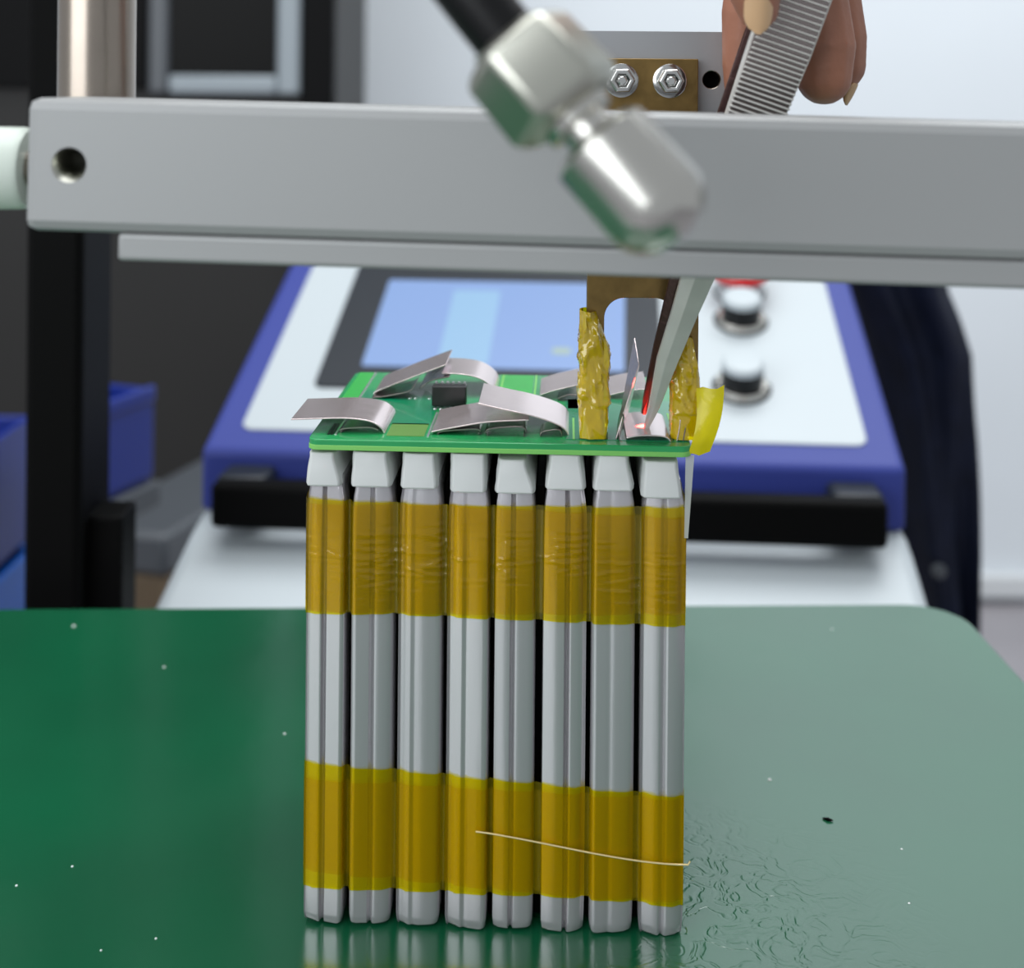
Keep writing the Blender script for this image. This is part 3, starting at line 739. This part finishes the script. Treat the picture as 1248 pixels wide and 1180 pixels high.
# ---------------------------------------------------------------- tweezers
def tweezers():
    r = thing('tweezers', (P(786, 528, 194).x, 194, 72.6), 'steel tweezers with ribbed grip touching a nickel tab', 'tweezers')
    def arm(pts, name, m, ncol):
        rings = []
        for px, py, d, wd, th in pts:
            c_ = P(px, py, d); wv = Vector((0.94, -0.10, -0.33)).normalized(); nv = Vector((0.14, -0.98, 0.0)).normalized()
            rings.append([c_-wv*wd/2-nv*th/2, c_+wv*wd/2-nv*th/2, c_+wv*wd/2+nv*th*0.25, c_-wv*wd*0.12+nv*th*(0.3 if py < 200 else 0.8), c_-wv*wd/2+nv*th*0.1])
        return MB().loft(rings).build(name, M[m], r, bevel=0.12)
    front = [(787, 524, 194.0, 0.7, 0.5), (797, 496, 192.0, 1.6, 0.7), (813, 440, 188.8, 3.0, 0.9), (833, 385, 186, 3.6, 1.1), (853, 330, 183, 4.6, 1.2), (905, 180, 177.5, 7.2, 1.3), (950, 60, 174, 8.4, 1.3), (1004, -90, 171, 8.6, 1.3), (1090, -330, 168, 7.0, 1.2)]
    a = arm(front, 'front_arm', 'tw', 0)
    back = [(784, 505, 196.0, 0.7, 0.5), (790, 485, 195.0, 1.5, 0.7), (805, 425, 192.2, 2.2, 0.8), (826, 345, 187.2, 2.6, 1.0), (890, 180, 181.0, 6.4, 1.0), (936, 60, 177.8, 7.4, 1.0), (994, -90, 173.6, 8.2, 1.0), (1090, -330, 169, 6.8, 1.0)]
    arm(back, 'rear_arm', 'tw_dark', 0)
    # raised ribs across the grip of the front arm
    wv = Vector((0.94, -0.10, -0.33)).normalized(); nv = Vector((0.14, -0.98, 0.0)).normalized(); tv = wv.cross(nv).normalized()
    rib = None
    pA, pB = (905, 180, 177.5, 7.2), (1004, -90, 171, 8.6)
    n = 42
    gb = [front[5], front[6], front[7]]; rr_ = []
    for px, py, d, wd, th in gb:
        c_ = P(px, py, d)
        rr_.append([c_-wv*wd*0.46+nv*0.1, c_+wv*wd*0.46+nv*0.1, c_+wv*wd*0.46+nv*0.62, c_-wv*wd*0.46+nv*0.62])
    MB().loft(rr_).build('grip_pad', M['nickel_dark'], r)
    for k in range(n):
        f = k/(n-1)
        if f < 0.02: continue
        # follow the arm's own two segments
        segs = [front[5], front[6], front[7]]
        g_ = f*2; i0 = min(1, int(g_)); ff = g_-i0
        s0, s1 = segs[i0], segs[i0+1]
        c_ = P(s0[0], s0[1], s0[2])*(1-ff)+P(s1[0], s1[1], s1[2])*ff; wd = s0[3]*(1-ff)+s1[3]*ff
        b_ = MB(); o_ = Vector((0, 0, 0))
        if rib is None:
            b_.obox(o_, wv, nv, tv, -0.5*7.6, 0.5*7.6, -0.2, 0.55, -0.14, 0.14)
            org = Vector(r.location)/K
            b_.v = [q_+org for q_ in b_.v]
            rib = b_.build('grip_rib', M['tw'], r, bevel=0.1)
            o2 = rib
        else:
            o2 = rib.copy(); col.objects.link(o2); o2.parent = r
        o2.location = (c_+nv*0.6-Vector(r.location)/K)*K
tweezers()

# ---------------------------------------------------------------- hand
def hand():
    r = thing('person', (P(1000, -200, 186).x, 190, P(1000, -200, 186).z), 'bare hand gripping the steel tweezers from above', 'person')
    v = MB()
    def chain(pts):            # pts: (px, py, d, radius): dense overlapping spheres -> one remeshed body
        P3 = [(P(a, b, d), rad) for a, b, d, rad in pts]
        for i in range(len(P3)-1):
            (a, ra), (b, rb) = P3[i], P3[i+1]
            n = max(2, int((b-a).length/(0.28*min(ra, rb))))
            for k in range(n+1):
                f = k/n; c_ = a*(1-f)+b*f; rad = ra*(1-f)+rb*f
                ball(c_, rad)
    def ball(c_, rad, nu=12, nv=8):
        vs = [c_+Vector((0, 0, rad))]; fs = []
        for i in range(1, nv):
            for j in range(nu):
                th = math.pi*i/nv; ph = 2*math.pi*j/nu
                vs.append(c_+Vector((math.sin(th)*math.cos(ph), math.sin(th)*math.sin(ph), math.cos(th)))*rad)
        vs.append(c_-Vector((0, 0, rad)))
        for j in range(nu): fs.append((0, 1+j, 1+(j+1) % nu))
        for i in range(nv-2):
            for j in range(nu):
                a = 1+i*nu+j; b = 1+i*nu+(j+1) % nu
                fs.append((a, a+nu, b+nu, b))
        L = len(vs)-1
        for j in range(nu): fs.append((L, L-nu+(j+1) % nu, L-nu+j))
        v.add(vs, fs)
    # thumb, coming down on the near left of the tweezers
    chain([(924, 10, 167.4, 2.8), (918, -25, 166.4, 3.9), (908, -80, 168.0, 4.7), (918, -150, 172, 5.0), (985, -270, 184, 6.0), (1060, -380, 196, 7.5)])
    # second fingertip further down behind it
    chain([(905, 118, 188, 2.6), (908, 75, 187.6, 3.4), (915, 15, 187, 4.3), (930, -70, 187, 4.6), (975, -190, 190, 5.0), (1060, -330, 197, 6.2)])
    # two fingers to the far side of the tweezers
    chain([(1004, 93, 184.5, 4.1), (1001, 56, 184.8, 5.0), (992, 0, 185.5, 5.0), (985, -70, 187, 5.0), (1010, -190, 192, 5.4), (1085, -330, 199, 6.4)])
    chain([(1022, 78, 190.5, 4.1), (1019, 46, 191, 4.6), (1010, -10, 192, 4.7), (1010, -80, 193, 4.9), (1045, -190, 196, 5.2), (1115, -330, 202, 6.2)])
    # little finger curled higher up, outside the picture
    chain([(1075, -95, 197, 3.4), (1078, -130, 198, 4.0), (1095, -200, 200, 4.4), (1145, -330, 204, 5.6)])
    # palm and wrist
    chain([(1060, -330, 197, 7.5), (1115, -470, 204, 10.5), (1160, -620, 210, 11), (1215, -800, 216, 10.5), (1280, -1050, 224, 12)])
    chain([(1145, -330, 204, 7), (1165, -470, 208, 9.5), (1180, -620, 212, 10)])
    o = v.build('body', M['skin'], r, smooth=True)
    m_ = o.modifiers.new('one_surface', 'REMESH'); m_.mode = 'VOXEL'; m_.voxel_size = 0.42*K; m_.use_smooth_shade = True
    s_ = o.modifiers.new('soft', 'SMOOTH'); s_.factor = 0.5; s_.iterations = 5
    # nails
    def nail(px, py, d, wd, ln, nrm, up):
        c_ = P(px, py, d); nrm = Vector(nrm).normalized(); up = Vector(up); up = (up-nrm*up.dot(nrm)).normalized(); sd = up.cross(nrm)
        rings = []
        for i in range(9):
            f = i/8; row = []
            ww = wd/2*(1 if f > 0.45 else math.sqrt(max(0.02, 1-(1-f/0.45)**2)))
            if f > 0.8: ww *= 1-0.25*((f-0.8)/0.2)**2
            for j in range(9):
                s = j/4-1
                row.append(c_+up*(f-0.5)*ln+sd*ww*s+nrm*(0.9-0.9*s*s*(ww/(wd/2))**2-0.5*(1-f)**2))
            rings.append(row+[q_-nrm*0.25 for q_ in reversed(row)])
        MB().loft(rings).build('nail', M['nail'], r, smooth=True)
    nail(925, 11, 164.5, 3.8, 6.4, (0.15, -1, -0.1), (0.0, 0, 1))
    nail(1034, 114, 186.0, 2.6, 3.4, (0.9, -0.1, -0.3), (-0.2, 0.0, 1))
hand()

# ---------------------------------------------------------------- hose fitting in the foreground
def fitting():
    D = 112
    A = P(600, 28, D+2); B = P(832, 288, D-4)
    ax = (B-A).normalized(); Ltot = (B-A).length
    r = thing('hose_fitting', tuple(B), 'nickel-plated hose fitting with hex nut, neck and domed end in front of the crossbar', 'nozzle')
    q = lambda px, py: (P(px, py, D)-A).dot(ax)
    n0, n1 = q(612, 50), q(697, 148)
    MB().revolve(A, ax, [(n0-0.2, 3.6), (n0+0.5, 5.0), (n0+0.9, 5.7), (n1-1.6, 5.9), (n1-0.6, 5.3), (n1, 4.2)], 6, phase=0.62).build('hex_nut', M['nutmetal'], r, bevel=0.7, seg=4, smooth=True)
    MB().revolve(A, ax, [(n1-0.5, 3.4), (n1+0.9, 3.2), (n1+1.1, 2.3), (n1+2.4, 2.3), (n1+2.6, 3.4), (n1+3.0, 3.5)], 40).build('neck', M['chrome'], r, smooth=True)
    c0 = n1+2.6; c1 = Ltot-3.6
    prof = [(c0, 2.6), (c0+0.05, 3.9), (c0+0.75, 4.65), (c1, 4.7)]
    for i in range(1, 9):
        th = math.pi/2*i/8; prof.append((c1+3.8*math.sin(th), max(0.03, 4.7*math.cos(th)**0.9)))
    MB().revolve(A, ax, prof, 48).build('domed_body', M['chrome'], r, smooth=True, angle=28)
    hp = [A+ax*(n0+0.3)]
    dirn = (P(575, 20, D+2)-P(612, 66, D+2)).normalized()
    for k in range(1, 12):
        hp.append(hp[0]+dirn*k*4+Vector((-0.02*k*k, 0.1*k*k, 0.06*k*k)))
    MB().tube(hp, 2.95, 28).build('hose', M['rubber'], r, smooth=True)
    MB().revolve(hp[0], dirn, [(-0.5, 3.5), (0.9, 3.4), (1.0, 2.9)], 32).build('collar', M['nutmetal'], r, smooth=True)
fitting()

# ---------------------------------------------------------------- specks on the mat
def on_table(px, py):
    d = CAMZ*F/(py-HZ); return P(px, py, d)
for k, (px, py, s) in enumerate(((938, 948, 0.34), (1014, 764, 0.3), (1099, 1031, 0.2), (1108, 1097, 0.2), (706, 885, 0.2), (90, 768, 0.4), (200, 817, 0.3), (20, 1085, 0.22), (88, 1061, 0.22), (190, 1148, 0.2), (123, 1163, 0.18), (347, 897, 0.26))):
    c_ = on_table(px, py)
    if px == 706: continue
    MBs = MB().revolve((c_.x, c_.y, 0), (0, 0, 1), [(0, s), (s*0.5, s*0.8), (s*0.8, 0.02)], 8)
    tag(MBs.build('dust_speck', M['paper'], origin=(c_.x, c_.y, 0)), 'tiny white dust speck lying on the green mat', 'speck', 'white specks on the mat')
c_ = on_table(1009, 997)
tag(MB().tube([(c_.x-0.8, c_.y+0.5, 0.15), (c_.x, c_.y, 0.25), (c_.x+0.8, c_.y-0.3, 0.2)], [0.1, 0.3, 0.1], 8).build('black_fleck', M['black'], origin=(c_.x, c_.y, 0)), 'black fleck of debris lying on the green mat', 'debris')

# ---------------------------------------------------------------- red laser spot: a narrow beam from the aiming laser
tp = P(783, 520, 195)
src = Vector((tp.x-4, tp.y-7, tp.z+28))
for nm, colr, en, deg in (('aiming_laser', (1.0, 0.03, 0.02), 14.0, 4.4), ('aiming_laser_core', (1.0, 0.6, 0.45), 2.5, 1.4)):
    ll = bpy.data.lights.new(nm, 'SPOT'); ll.color = colr; ll.energy = en; ll.spot_size = math.radians(deg); ll.spot_blend = 0.5; ll.shadow_soft_size = 0.0002
    lo = bpy.data.objects.new(nm, ll); col.objects.link(lo); lo.location = src*K
    lo.rotation_euler = (tp-src).to_track_quat('-Z', 'Y').to_euler()
